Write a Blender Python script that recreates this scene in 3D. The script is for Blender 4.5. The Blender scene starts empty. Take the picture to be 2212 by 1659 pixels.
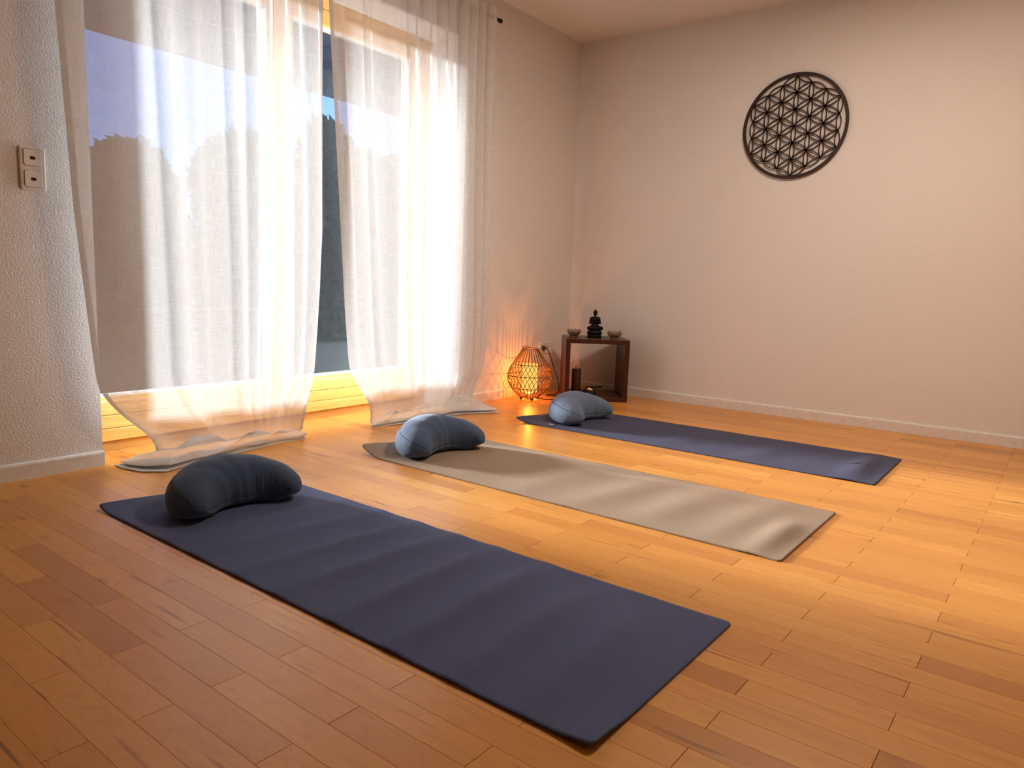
import bpy, bmesh, math, random
from math import sin, cos, pi, radians, sqrt, exp
from mathutils import Vector, Matrix

rnd = random.Random(7)
sc = bpy.context.scene
col = sc.collection

# ------------------------------------------------------------------ camera
CAM_POS = Vector((2.9028, -4.5640, 0.7595))
CAM_ROT = (radians(82.0562), radians(-2.0547), radians(37.0651))
FPX = 1566.105
cam_d = bpy.data.cameras.new('camera')
cam_d.sensor_width = 36.0
cam_d.sensor_fit = 'HORIZONTAL'
cam_d.lens = FPX / 2212 * 36.0
cam_d.clip_start = 0.05
cam = bpy.data.objects.new('camera', cam_d)
cam.location = CAM_POS
cam.rotation_euler = CAM_ROT
col.objects.link(cam)
sc.camera = cam

# ------------------------------------------------------------------ sky, sun, exposure
SKY_STRENGTH = 1.1
SUN_STRENGTH = 26.0
SUN_ELEV = 12.2
LAMP_POWER = 21.0
LANTERN = 1.0
world = bpy.data.worlds.new('sky')
sc.world = world
world.use_nodes = True
wn = world.node_tree
wn.nodes.clear()
w_out = wn.nodes.new('ShaderNodeOutputWorld')
w_bg = wn.nodes.new('ShaderNodeBackground')
w_tc = wn.nodes.new('ShaderNodeTexCoord')
w_sep = wn.nodes.new('ShaderNodeSeparateXYZ')
w_rmp = wn.nodes.new('ShaderNodeValToRGB')
w_rmp.color_ramp.elements[0].position = 0.0
w_rmp.color_ramp.elements[0].color = (0.24, 0.46, 1.0, 1)
w_rmp.color_ramp.elements[1].position = 0.75
w_rmp.color_ramp.elements[1].color = (0.14, 0.30, 0.80, 1)
wn.links.new(w_tc.outputs['Generated'], w_sep.inputs[0])
wn.links.new(w_sep.outputs['Z'], w_rmp.inputs[0])
wn.links.new(w_rmp.outputs[0], w_bg.inputs[0])
w_bg.inputs[1].default_value = SKY_STRENGTH
wn.links.new(w_bg.outputs[0], w_out.inputs[0])

sun_d = bpy.data.lights.new('sun', 'SUN')
sun_d.energy = SUN_STRENGTH
sun_d.angle = radians(8.0)
sun_d.color = (1.0, 0.965, 0.925)
sun = bpy.data.objects.new('sun', sun_d)
_d = Vector((cos(radians(SUN_ELEV)), 0.18, -sin(radians(SUN_ELEV))))
sun.rotation_euler = _d.to_track_quat('-Z', 'Y').to_euler()
sun.location = (-6, -2, 4)
col.objects.link(sun)

sc.view_settings.view_transform = 'Standard'
sc.view_settings.look = 'None'
sc.view_settings.exposure = 0.66
sc.view_settings.gamma = 1.0
sc.view_settings.use_curve_mapping = False
sc.cycles.use_denoising = True
sc.cycles.max_bounces = 5
sc.cycles.diffuse_bounces = 3
sc.cycles.glossy_bounces = 2
sc.cycles.use_adaptive_sampling = True
sc.cycles.adaptive_threshold = 0.05
sc.cycles.adaptive_min_samples = 16
sc.cycles.transparent_max_bounces = 12
sc.cycles.sample_clamp_indirect = 6.0
sc.cycles.caustics_reflective = False
sc.cycles.caustics_refractive = False


# ------------------------------------------------------------------ material helpers
class NT:
    def __init__(s, name):
        s.m = bpy.data.materials.new(name)
        s.m.use_nodes = True
        s.t = s.m.node_tree
        s.t.nodes.clear()
        s.out = s.t.nodes.new('ShaderNodeOutputMaterial')

    def n(s, typ, **kw):
        nd = s.t.nodes.new('ShaderNode' + typ)
        for k, v in kw.items():
            if hasattr(nd, k):
                setattr(nd, k, v)
            else:
                s.set(nd, k, v)
        return nd

    def set(s, nd, k, v):
        inp = nd.inputs[k] if not isinstance(k, int) else nd.inputs[k]
        if hasattr(v, 'is_linked') or isinstance(v, bpy.types.NodeSocket):
            s.t.links.new(v, inp)
        else:
            inp.default_value = v

    def l(s, a, b):
        s.t.links.new(a, b)

    def math(s, op, a, b=0.0, c=None, clamp=False):
        nd = s.t.nodes.new('ShaderNodeMath')
        nd.operation = op
        nd.use_clamp = clamp
        for i, v in enumerate((a, b) if c is None else (a, b, c)):
            s.set(nd, i, v)
        return nd.outputs[0]

    def mix(s, f, a, b, mode='MIX'):
        nd = s.t.nodes.new('ShaderNodeMix')
        nd.data_type = 'RGBA'
        nd.blend_type = mode
        for k, v in ((0, f), (6, a), (7, b)):
            if isinstance(v, bpy.types.NodeSocket):
                s.l(v, nd.inputs[k])
            else:
                nd.inputs[k].default_value = v if k == 0 else (tuple(v) + (1,) if len(v) == 3 else v)
        return nd.outputs[2]

    def ramp(s, f, stops, interp='LINEAR'):
        nd = s.t.nodes.new('ShaderNodeValToRGB')
        cr = nd.color_ramp
        cr.interpolation = interp
        while len(cr.elements) < len(stops):
            cr.elements.new(0.5)
        for e, (p, c) in zip(cr.elements, stops):
            e.position = p
            e.color = (c, c, c, 1) if not hasattr(c, '__len__') else tuple(c) + (1,)
        s.l(f, nd.inputs[0])
        return nd.outputs[0]

    def bsdf(s, color, rough=0.6, bump=None, strength=0.3, dist=0.002, **kw):
        b = s.t.nodes.new('ShaderNodeBsdfPrincipled')
        s.set(b, 'Base Color', color if isinstance(color, bpy.types.NodeSocket) else tuple(color) + (1,))
        s.set(b, 'Roughness', rough)
        for k, v in kw.items():
            s.set(b, k.replace('_', ' '), v)
        if bump is not None:
            bn = s.t.nodes.new('ShaderNodeBump')
            bn.inputs['Strength'].default_value = strength
            bn.inputs['Distance'].default_value = dist
            s.l(bump, bn.inputs['Height'])
            s.l(bn.outputs[0], b.inputs['Normal'])
        s.l(b.outputs[0], s.out.inputs[0])
        return b

    def pos(s, scale=(1, 1, 1), obj=True, loc=(0, 0, 0)):
        mp = s.t.nodes.new('ShaderNodeMapping')
        mp.inputs['Scale'].default_value = scale
        mp.inputs['Location'].default_value = loc
        if obj:
            tc = s.t.nodes.new('ShaderNodeTexCoord')
            s.l(tc.outputs['Object'], mp.inputs[0])
        else:
            g = s.t.nodes.new('ShaderNodeNewGeometry')
            s.l(g.outputs['Position'], mp.inputs[0])
        return mp.outputs[0]

    def noise(s, vec, scale, detail=4, rough=0.5, dist=0.0):
        nd = s.t.nodes.new('ShaderNodeTexNoise')
        s.l(vec, nd.inputs['Vector'])
        nd.inputs['Scale'].default_value = scale
        nd.inputs['Detail'].default_value = detail
        nd.inputs['Roughness'].default_value = rough
        nd.inputs['Distortion'].default_value = dist
        return nd.outputs['Fac']


def plain(name, color, rough=0.6, **kw):
    """a paint, plastic or metal: one colour with a faint mottled unevenness"""
    t = NT(name)
    n = t.noise(t.pos((1, 1, 1)), 40, 1)
    c2 = tuple(min(1, c * 1.12 + 0.002) for c in color)
    c1 = tuple(c * 0.88 for c in color)
    t.bsdf(t.mix(n, c1, c2), rough, **kw)
    return t.m


def wall_mat(name, color, bump_scale=150, strength=0.45, dist=0.0018):
    t = NT(name)
    v = t.pos(obj=False)
    n1 = t.noise(v, bump_scale * 0.85, 3, 0.55)
    h = t.ramp(n1, [(0.34, 0.0), (0.68, 1.0)])
    soft = t.noise(v, 1.3, 0)
    c = t.mix(soft, tuple(k * 0.97 for k in color), tuple(min(1, k * 1.02) for k in color))
    t.bsdf(c, 0.85, h, strength, dist)
    return t.m


def floor_mat():
    t = NT('maple_parquet')
    at = t.n('Attribute', attribute_name='tone')
    oi = t.n('ObjectInfo')
    tone = t.mix(1.0, at.outputs['Color'], oi.outputs['Color'], 'MULTIPLY')
    sp = t.n('SeparateColor')
    t.l(tone, sp.inputs[0])
    g = t.n('NewGeometry')
    off = t.n('CombineXYZ')
    t.l(t.math('MULTIPLY', sp.outputs[1], 53.0), off.inputs[0])
    t.l(t.math('MULTIPLY', sp.outputs[2], 31.0), off.inputs[1])
    va = t.n('VectorMath', operation='ADD')
    t.l(g.outputs['Position'], va.inputs[0])
    t.l(off.outputs[0], va.inputs[1])
    P = va.outputs[0]

    def mp(sx, sy):
        m = t.n('Mapping')
        m.inputs['Scale'].default_value = (sx, sy, 1)
        t.l(P, m.inputs[0])
        return m.outputs[0]
    base = t.ramp(sp.outputs[0], [(0.0, (0.458, 0.175, 0.032)), (0.22, (0.624, 0.261, 0.048)),
                                  (0.45, (0.707, 0.315, 0.059)), (0.7, (0.770, 0.360, 0.072)), (1.0, (0.832, 0.423, 0.093))])
    pink = t.math('MULTIPLY', sp.outputs[1], 0.40)
    base = t.mix(pink, base, (0.686, 0.296, 0.077))
    # broad cathedral figure
    fig = t.noise(mp(2.2, 11), 1.0, 2, 0.55, 0.6)
    rings = t.math('FRACT', t.math('MULTIPLY', fig, 9.0))
    rings = t.ramp(rings, [(0.0, 0.55), (0.12, 0.0), (0.75, 0.12), (1.0, 0.55)])
    fine = t.noise(mp(9, 260), 1.0, 1, 0.6)
    fine = t.ramp(fine, [(0.35, 0.0), (0.75, 1.0)])
    broad = t.noise(mp(1.4, 22), 1.0, 1, 0.5)
    c = t.mix(t.math('MULTIPLY', rings, 0.42), base, (0.489, 0.194, 0.040))
    c = t.mix(t.math('MULTIPLY', fine, 0.13), c, (0.582, 0.261, 0.058))
    c = t.mix(t.math('MULTIPLY', t.ramp(broad, [(0.45, 0.0), (0.8, 1.0)]), 0.35), c, (0.572, 0.239, 0.053))
    # mineral streaks and small knots
    st = t.noise(mp(3.0, 60), 1.0, 2, 0.5, 0.3)
    gate = t.noise(mp(0.8, 5), 1.0, 1)
    st = t.math('MULTIPLY', t.ramp(st, [(0.62, 0.0), (0.70, 1.0)]), t.ramp(gate, [(0.50, 0.0), (0.58, 1.0)]))
    c = t.mix(t.math('MULTIPLY', st, 0.8), c, (0.250, 0.094, 0.024))
    vo = t.n('TexVoronoi')
    t.l(mp(3.3, 7.0), vo.inputs['Vector'])
    vo.inputs['Scale'].default_value = 1.0
    vo.inputs['Randomness'].default_value = 1.0
    kn = t.ramp(vo.outputs['Distance'], [(0.02, 1.0), (0.055, 0.35), (0.14, 0.0)])
    c = t.mix(t.math('MULTIPLY', kn, 0.8), c, (0.166, 0.054, 0.013))
    rough = t.math('ADD', 0.30, t.math('MULTIPLY', fine, 0.10))
    t.bsdf(c, rough, t.math('MULTIPLY', fine, -1.0), 0.03, 0.0004, Specular_IOR_Level=0.55)
    return t.m


def wood_mat(name, dark, light, scale=(3, 40, 40), rough=0.4):
    t = NT(name)
    v = t.pos(scale)
    a = t.noise(v, 1.0, 4, 0.6, 0.4)
    f = t.noise(t.pos(tuple(k * 5 for k in scale)), 1.0, 2, 0.6)
    c = t.mix(t.ramp(a, [(0.3, 0.0), (0.7, 1.0)]), dark, light)
    c = t.mix(t.math('MULTIPLY', f, 0.3), c, tuple(k * 0.6 for k in dark))
    t.bsdf(c, rough, f, 0.1, 0.0005)
    return t.m


def mat_foam(name, dark, light, rib=0.0036, rough=0.75, cell=1.7):
    """closed-cell foam with cross ribs pressed into it"""
    t = NT(name)
    v = t.pos()
    br = t.n('TexBrick')
    rot = t.n('Mapping')
    rot.inputs['Rotation'].default_value = (0, 0, pi / 2)      # ribs run across the mat
    t.l(v, rot.inputs[0])
    t.l(rot.outputs[0], br.inputs['Vector'])
    br.offset = 0.5
    br.inputs['Scale'].default_value = 1.0
    br.inputs['Brick Width'].default_value = rib * cell
    br.inputs['Row Height'].default_value = rib
    br.inputs['Mortar Size'].default_value = rib * 0.22
    br.inputs['Mortar Smooth'].default_value = 1.0
    h = br.outputs['Fac']
    n = t.noise(v, 260, 2, 0.6)
    hh = t.math('ADD', t.math('MULTIPLY', h, -0.8), t.math('MULTIPLY', n, 0.5))
    big = t.noise(v, 3.0, 2)
    c = t.mix(h, light, dark)
    c = t.mix(t.math('MULTIPLY', big, 0.35), c, dark)
    t.bsdf(c, rough, hh, 0.6, 0.0012, Specular_IOR_Level=0.25)
    return t.m


def cotton_mat(name, dark, light):
    t = NT(name)
    v = t.pos()
    uv = t.n('UVMap')
    uv.uv_map = 'panel'
    at = t.n('Attribute', attribute_name='pucker')
    mp = t.n('Mapping')
    mp.inputs['Scale'].default_value = (46, 5.0, 1)
    t.l(uv.outputs[0], mp.inputs[0])
    fold = t.noise(mp.outputs[0], 1.0, 2, 0.5, 0.8)
    weave = t.math('MULTIPLY', fold, at.outputs['Fac'])
    mott = t.noise(v, 9, 2, 0.5)
    c = t.mix(mott, dark, light)
    t.bsdf(c, 0.85, weave, 0.9, 0.0090, Sheen_Weight=0.2, Sheen_Roughness=0.5)
    return t.m


def sheer_mat():
    """loose linen voile: threads that scatter light, gaps that let it through"""
    t = NT('sheer_linen')
    uv = t.n('UVMap')
    uv.uv_map = 'cloth'

    def mp(sx, sy):
        m = t.n('Mapping')
        m.inputs['Scale'].default_value = (sx, sy, 1)
        t.l(uv.outputs[0], m.inputs[0])
        return m.outputs[0]
    warp = t.noise(mp(620, 14), 1.0, 1, 0.6)
    weft = t.noise(mp(14, 620), 1.0, 1, 0.6)
    slub = t.math('MULTIPLY', t.math('ADD', warp, weft), 0.5)
    # share of open gaps, fewer where the cloth is seen at a slant
    gap = t.ramp(slub, [(0.36, 0.35), (0.64, 0.14)])
    # sharp creases across the cloth from having lain folded
    suv = t.n('SeparateXYZ')
    t.l(uv.outputs[0], suv.inputs[0])
    tri = t.math('ABSOLUTE', t.math('SUBTRACT', t.math('FRACT', t.math('MULTIPLY', suv.outputs[1], 1.75)), 0.5))
    crease = t.math('MULTIPLY', t.math('SUBTRACT', tri, 0.4955, clamp=True), 20.0)
    gap = t.math('SUBTRACT', gap, crease, clamp=True)
    dif = t.n('BsdfDiffuse')
    dif.inputs['Color'].default_value = (0.88, 0.89, 0.91, 1)
    trl = t.n('BsdfTranslucent')
    trl.inputs['Color'].default_value = (0.80, 0.83, 0.87, 1)
    tra = t.n('BsdfTransparent')
    tra.inputs['Color'].default_value = (1, 1, 1, 1)
    m1 = t.n('MixShader')
    m1.inputs[0].default_value = 0.083
    t.l(dif.outputs[0], m1.inputs[1])
    t.l(trl.outputs[0], m1.inputs[2])
    m2 = t.n('MixShader')
    t.l(gap, m2.inputs[0])
    t.l(m1.outputs[0], m2.inputs[1])
    t.l(tra.outputs[0], m2.inputs[2])
    t.l(m2.outputs[0], t.out.inputs[0])
    return t.m


def pane_mat():
    t = NT('window_glass')
    fr = t.n('Fresnel')
    fr.inputs[0].default_value = 1.5
    smear = t.noise(t.pos((1, 3, 12)), 3.0, 3)
    tra = t.n('BsdfTransparent')
    tra.inputs['Color'].default_value = (0.93, 0.96, 0.97, 1)
    gl = t.n('BsdfGlossy')
    gl.inputs['Roughness'].default_value = 0.02
    gl.inputs['Color'].default_value = (0.9, 0.95, 1.0, 1)
    f = t.math('ADD', t.math('MULTIPLY', fr.outputs[0], 0.06), t.math('MULTIPLY', smear, 0.002))
    mx = t.n('MixShader')
    t.l(f, mx.inputs[0])
    t.l(tra.outputs[0], mx.inputs[1])
    t.l(gl.outputs[0], mx.inputs[2])
    t.l(mx.outputs[0], t.out.inputs[0])
    return t.m


def petal_mat():
    """thin shell petals: let part of the light through"""
    t = NT('capiz_shell')
    n = t.noise(t.pos(), 90, 3)
    tra = t.n('BsdfTransparent')
    tra.inputs['Color'].default_value = (0.9, 0.85, 0.8, 1)
    pr = t.n('BsdfPrincipled')
    t.l(t.mix(n, (0.50, 0.40, 0.33), (0.66, 0.56, 0.48)), pr.inputs['Base Color'])
    pr.inputs['Roughness'].default_value = 0.25
    mx = t.n('MixShader')
    mx.inputs[0].default_value = 0.42
    t.l(tra.outputs[0], mx.inputs[1])
    t.l(pr.outputs[0], mx.inputs[2])
    t.l(mx.outputs[0], t.out.inputs[0])
    return t.m


def glow_mat(name, color, strength):
    t = NT(name)
    n = t.noise(t.pos(), 30, 2)
    e = t.n('Emission')
    t.l(t.mix(n, tuple(k * 0.93 for k in color), color), e.inputs[0])
    e.inputs[1].default_value = strength
    t.l(e.outputs[0], t.out.inputs[0])
    return t.m


def shade_mat():
    """paper cylinder: glows from the bulb inside and lets some of its light straight through"""
    t = NT('glowing_paper_shade')
    n = t.noise(t.pos(), 30, 2)
    e = t.n('Emission')
    t.l(t.mix(n, (1.0, 0.50, 0.11), (1.0, 0.56, 0.14)), e.inputs[0])
    e.inputs[1].default_value = 1.05 * LANTERN
    tra = t.n('BsdfTransparent')
    tra.inputs['Color'].default_value = (1.0, 0.8, 0.5, 1)
    mx = t.n('MixShader')
    mx.inputs[0].default_value = 0.55
    t.l(e.outputs[0], mx.inputs[2])
    t.l(tra.outputs[0], mx.inputs[1])
    t.l(mx.outputs[0], t.out.inputs[0])
    return t.m


def leaf_mat(name, dark, light):
    t = NT(name)
    n = t.noise(t.pos(), 6, 3)
    c = t.mix(n, dark, light)
    t.bsdf(c, 1.0, Specular_IOR_Level=0.0)
    return t.m


WALL = (0.84, 0.815, 0.805)
M = {
    'wall': wall_mat('plaster_wall', WALL),
    'ceiling': wall_mat('ceiling_paint', (0.82, 0.81, 0.82), 170, 0.25),
    'trim': plain('trim_paint', (0.82, 0.80, 0.78), 0.5),
    'floor': floor_mat(),
    'subfloor': plain('subfloor', (0.10, 0.05, 0.025), 0.9),
    'frame': wood_mat('honey_pine', (0.66, 0.31, 0.07), (0.86, 0.47, 0.13), (30, 2.5, 30), 0.35),
    'gasket': plain('pale_gasket', (0.75, 0.74, 0.72), 0.5),
    'pane': pane_mat(),
    'sheer': sheer_mat(),
    'black_metal': plain('black_metal', (0.012, 0.012, 0.014), 0.35, Metallic=0.3),
    'blue_foam': mat_foam('slate_blue_foam', (0.044, 0.058, 0.128), (0.134, 0.172, 0.335), rough=0.8),
    'plum_foam': mat_foam('plum_grey_foam', (0.047, 0.051, 0.096), (0.079, 0.086, 0.152), 0.0065, 0.85, 60.0),
    'taupe_foam': mat_foam('taupe_foam', (0.27, 0.195, 0.14), (0.42, 0.325, 0.255), 0.0030, 0.9, 1.4),
    'print': plain('dark_print', (0.012, 0.011, 0.016), 0.7),
    'cotton_shaded': cotton_mat('blue_cotton_shaded', (0.029, 0.060, 0.128), (0.039, 0.078, 0.160)),  # one blue cotton; the light falling on each cushion is mixed into its tone
    'cotton_half_lit': cotton_mat('blue_cotton_half_lit', (0.044, 0.086, 0.176), (0.059, 0.110, 0.215)),  # same cotton, toned lighter for the stronger light on this cushion
    'cotton_lit': cotton_mat('blue_cotton_lit', (0.105, 0.160, 0.260), (0.132, 0.195, 0.305)),  # same cotton again, palest tone painted in for the best lit cushion
    'seam': plain('seam_thread', (0.030, 0.045, 0.065), 0.9),
    'tag': plain('care_tag', (0.75, 0.75, 0.75), 0.8),
    'rosewood': wood_mat('rosewood', (0.040, 0.010, 0.005), (0.100, 0.030, 0.011), (25, 25, 3), 0.35),
    'rosewood_h': wood_mat('rosewood_flat', (0.045, 0.011, 0.005), (0.105, 0.032, 0.012), (3, 25, 25), 0.35),
    'resin': plain('black_resin', (0.004, 0.0035, 0.0035), 0.5, Specular_IOR_Level=0.2),
    'petal': petal_mat(),
    'wire': plain('bronze_wire', (0.10, 0.055, 0.025), 0.35, Metallic=0.8),
    'bamboo': wood_mat('dark_bamboo', (0.060, 0.020, 0.010), (0.115, 0.040, 0.018), (30, 30, 4), 0.45),
    'cordage': plain('dark_cord', (0.02, 0.015, 0.012), 0.8),
    'brass': plain('brass', (0.62, 0.42, 0.16), 0.3, Metallic=1.0),
    'rattan': wood_mat('rattan', (0.16, 0.070, 0.018), (0.29, 0.135, 0.040), (20, 20, 20), 0.5),
    'lampshade': shade_mat(),
    'rubber': plain('black_plastic', (0.010, 0.010, 0.010), 0.4),
    'plastic': plain('cream_plastic', (0.84, 0.77, 0.69), 0.3),
    'hole': plain('socket_dark', (0.03, 0.022, 0.018), 0.5),
    'led': plain('dark_red_window', (0.035, 0.006, 0.006), 0.2),
    'mandala': plain('dark_stained_plywood', (0.026, 0.011, 0.006), 0.55),
    'lamp_white': plain('lamp_white', (0.8, 0.8, 0.78), 0.4),
    'lamp_glow': glow_mat('lamp_diffuser', (1.0, 0.72, 0.45), 6.0),
    'soffit': wood_mat('slate_blue_boards', (0.055, 0.085, 0.15), (0.075, 0.11, 0.19), (3, 40, 40), 0.6),
    'grass': leaf_mat('lawn', (0.010, 0.020, 0.014), (0.016, 0.030, 0.020)),
    'leaf_dark': leaf_mat('evergreen_leaf', (0.006, 0.011, 0.014), (0.018, 0.030, 0.030)),
    'leaf_mid': leaf_mat('olive_leaf', (0.050, 0.085, 0.060), (0.110, 0.150, 0.100)),
    'bark': plain('bark', (0.06, 0.04, 0.03), 0.9),
    'render_wall': plain('outside_render', (0.70, 0.66, 0.60), 0.9),
    'terrace': plain('terrace_slab', (0.030, 0.036, 0.038), 1.0, Specular_IOR_Level=0.0),
}


# ------------------------------------------------------------------ object helpers
def tag(o, label=None, cat=None, group=None, kind=None):
    if label:
        o['label'] = label
    if cat:
        o['category'] = cat
    if group:
        o['group'] = group
    if kind:
        o['kind'] = kind
    return o


def empty(name, loc=(0, 0, 0), rz=0.0):
    o = bpy.data.objects.new(name, None)
    o.empty_display_size = 0.05
    o.location = loc
    o.rotation_euler = (0, 0, rz)
    col.objects.link(o)
    return o


def obj(name, bm, m, parent=None, smooth=False, bevel=0.0):
    if smooth:
        for f in bm.faces:
            f.smooth = True
    me = bpy.data.meshes.new(name)
    bm.to_mesh(me)
    bm.free()
    if isinstance(m, str):
        m = M[m]
    me.materials.append(m)
    o = bpy.data.objects.new(name, me)
    col.objects.link(o)
    if parent is not None:
        o.parent = parent
    if bevel:
        b = o.modifiers.new('edge', 'BEVEL')
        b.width = bevel
        b.segments = 2
        b.limit_method = 'ANGLE'
    return o


def pyobj(name, verts, faces, m, parent=None, smooth=True):
    me = bpy.data.meshes.new(name)
    me.from_pydata(verts, [], faces)
    me.update()
    if smooth:
        me.polygons.foreach_set('use_smooth', [True] * len(me.polygons))
    me.materials.append(M[m] if isinstance(m, str) else m)
    o = bpy.data.objects.new(name, me)
    col.objects.link(o)
    if parent is not None:
        o.parent = parent
    return o


def box(bm, x0, x1, y0, y1, z0, z1):
    v = [bm.verts.new((x, y, z)) for z in (z0, z1) for y in (y0, y1) for x in (x0, x1)]
    for f in ((0, 2, 3, 1), (4, 5, 7, 6), (0, 1, 5, 4), (2, 6, 7, 3), (0, 4, 6, 2), (1, 3, 7, 5)):
        bm.faces.new([v[i] for i in f])
    return v


def bx(x0, x1, y0, y1, z0, z1):
    bm = bmesh.new()
    box(bm, x0, x1, y0, y1, z0, z1)
    return bm


def tube(bm, pts, r, seg=6, closed=False, cap=True):
    """a round bar along a list of points; r is a number or a list"""
    n = len(pts)
    pts = [Vector(p) for p in pts]
    rings = []
    prev = None
    for i, p in enumerate(pts):
        a = pts[(i - 1) % n] if (closed or i > 0) else p
        b = pts[(i + 1) % n] if (closed or i < n - 1) else p
        t = (b - a).normalized()
        if prev is None:
            u = t.orthogonal().normalized()
        else:
            u = (prev - t * prev.dot(t)).normalized()
        prev = u
        w = t.cross(u)
        rr = r[i] if hasattr(r, '__len__') else r
        rings.append([bm.verts.new(p + (u * cos(2 * pi * k / seg) + w * sin(2 * pi * k / seg)) * rr) for k in range(seg)])
    for i in range(n if closed else n - 1):
        A, B = rings[i], rings[(i + 1) % n]
        for k in range(seg):
            bm.faces.new((A[k], A[(k + 1) % seg], B[(k + 1) % seg], B[k]))
    if cap and not closed:
        bm.faces.new(list(reversed(rings[0])))
        bm.faces.new(rings[-1])


def lathe(bm, prof, seg=24, c=(0, 0, 0)):
    rings = []
    for r, z in prof:
        if r < 1e-5:
            rings.append([bm.verts.new((c[0], c[1], c[2] + z))])
        else:
            rings.append([bm.verts.new((c[0] + r * cos(2 * pi * k / seg), c[1] + r * sin(2 * pi * k / seg), c[2] + z)) for k in range(seg)])
    for A, B in zip(rings, rings[1:]):
        for k in range(seg):
            a = [A[k % len(A)], A[(k + 1) % len(A)], B[(k + 1) % len(B)], B[k % len(B)]]
            f = []
            for q in a:
                if q not in f:
                    f.append(q)
            if len(f) > 2:
                bm.faces.new(f)


def sphere(bm, c, r, u=16, v=10, rot=None):
    rr = r if hasattr(r, '__len__') else (r, r, r)
    mt = Matrix.Translation(c)
    if rot is not None:
        mt = mt @ rot
    mt = mt @ Matrix.Diagonal((rr[0], rr[1], rr[2], 1))
    bmesh.ops.create_uvsphere(bm, u_segments=u, v_segments=v, radius=1, matrix=mt)


def smooth_step(t):
    t = max(0.0, min(1.0, t))
    return t * t * (3 - 2 * t)


def interp(tab, x):
    """piecewise smooth interpolation in a sorted table of (x, value)"""
    if x <= tab[0][0]:
        return tab[0][1]
    for (a, va), (b, vb) in zip(tab, tab[1:]):
        if x <= b:
            t = (x - a) / (b - a)
            if hasattr(va, '__len__'):
                return tuple(p + (q - p) * t for p, q in zip(va, vb))
            return va + (vb - va) * t
    return tab[-1][1]


def project(p):
    from mathutils import Euler
    q = CAM_M @ (Vector(p) - CAM_POS)
    return 1106 + FPX * q.x / -q.z, 829.5 - FPX * q.y / -q.z, -q.z


from mathutils import Euler
CAM_M = Euler(CAM_ROT, 'XYZ').to_matrix().transposed()

# ------------------------------------------------------------------ room shell
ROOM_X, ROOM_Y, ROOM_H = 7.4, -7.4, 2.447
OP_Y0, OP_Y1, OP_Z = -3.313, -1.305, 2.138
WT = 0.36          # thickness of the window wall

bm = bmesh.new()
box(bm, -WT, 0, ROOM_Y - 0.2, OP_Y0, -0.02, ROOM_H)
box(bm, -WT, 0, OP_Y1, 0.2, -0.02, ROOM_H)
box(bm, -WT, 0, OP_Y0, OP_Y1, OP_Z, ROOM_H)
box(bm, -WT, 0, ROOM_Y - 0.2, 0.2, ROOM_H + 0.2, 3.0)
tag(obj('wall_left', bm, 'wall'), 'rough white plaster wall with the wide glazed opening', kind='structure')
tag(obj('wall_back', bx(0, ROOM_X, 0, 0.2, -0.02, ROOM_H), 'wall'), 'plain pale wall behind the round wooden ornament', kind='structure')
tag(obj('wall_right', bx(ROOM_X, ROOM_X + 0.2, ROOM_Y - 0.2, 0.2, -0.02, ROOM_H), 'wall'), kind='structure')
tag(obj('wall_front', bx(0, ROOM_X, ROOM_Y - 0.2, ROOM_Y, -0.02, ROOM_H), 'wall'), kind='structure')
tag(obj('ceiling', bx(-WT, ROOM_X + 0.2, ROOM_Y - 0.2, 0.2, ROOM_H, ROOM_H + 0.2), 'ceiling'), kind='structure')


def baseboard(name, a, b, axis, sgn, fixed):
    """skirting with a slightly rounded top edge"""
    prof = [(0, 0), (0.013, 0), (0.013, 0.052), (0.011, 0.058), (0.006, 0.061), (0, 0.061)]
    bm = bmesh.new()
    ends = []
    for e in (a, b):
        row = []
        for d, z in prof:
            d = fixed + sgn * d
            row.append(bm.verts.new((d, e, z) if axis == 'y' else (e, d, z)))
        ends.append(row)
    n = len(prof)
    for k in range(n):
        bm.faces.new((ends[0][k], ends[0][(k + 1) % n], ends[1][(k + 1) % n], ends[1][k]))
    bm.faces.new(ends[0])
    bm.faces.new(list(reversed(ends[1])))
    bmesh.ops.recalc_face_normals(bm, faces=bm.faces)
    return tag(obj(name, bm, 'trim'), kind='structure')


baseboard('baseboard_left', ROOM_Y, OP_Y0 + 0.001, 'y', 1, 0.0)
baseboard('baseboard_left', OP_Y1, 0.0, 'y', 1, 0.0)
baseboard('baseboard_back', 0.0, ROOM_X, 'x', -1, 0.0)
baseboard('baseboard_right', ROOM_Y, 0.0, 'y', -1, ROOM_X)

# ------------------------------------------------------------------ parquet floor
ROT = -0.0155                       # the strips run a touch askew to the wall
PW, PL = 0.070, 0.5016              # strip pitch across and along
JX, JY = 2.4875, -3.408
floor = tag(obj('floor', bx(-0.36, ROOM_X, ROOM_Y, 0.0, -0.06, -0.0035), 'subfloor'),
            'honey coloured maple parquet floor laid in staggered strips', kind='structure')


def f2w(u, v):
    return JX + u * cos(ROT) - v * sin(ROT), JY + u * sin(ROT) + v * cos(ROT)


MATS = [(0.5406, -3.5674, -0.0157, 1.83, 0.61), (0.5566, -2.4968, -0.0097, 1.791, 0.6103), (0.5583, -1.386, -0.005, 1.8224, 0.6114)]


def under_mat(x, y):
    for mx, my, a, L, W in MATS:
        dx, dy = x - mx, y - my
        u, v = dx * cos(a) + dy * sin(a), -dx * sin(a) + dy * cos(a)
        if 0.03 < u < L - 0.02 and 0.02 < v < W - 0.02:
            return True
    return False


def clip_rect(u0, u1, v0, v1):
    """corner points of a strip clipped to the room and the window recess (in strip space, good enough)"""
    return u0, u1, v0, v1


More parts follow.
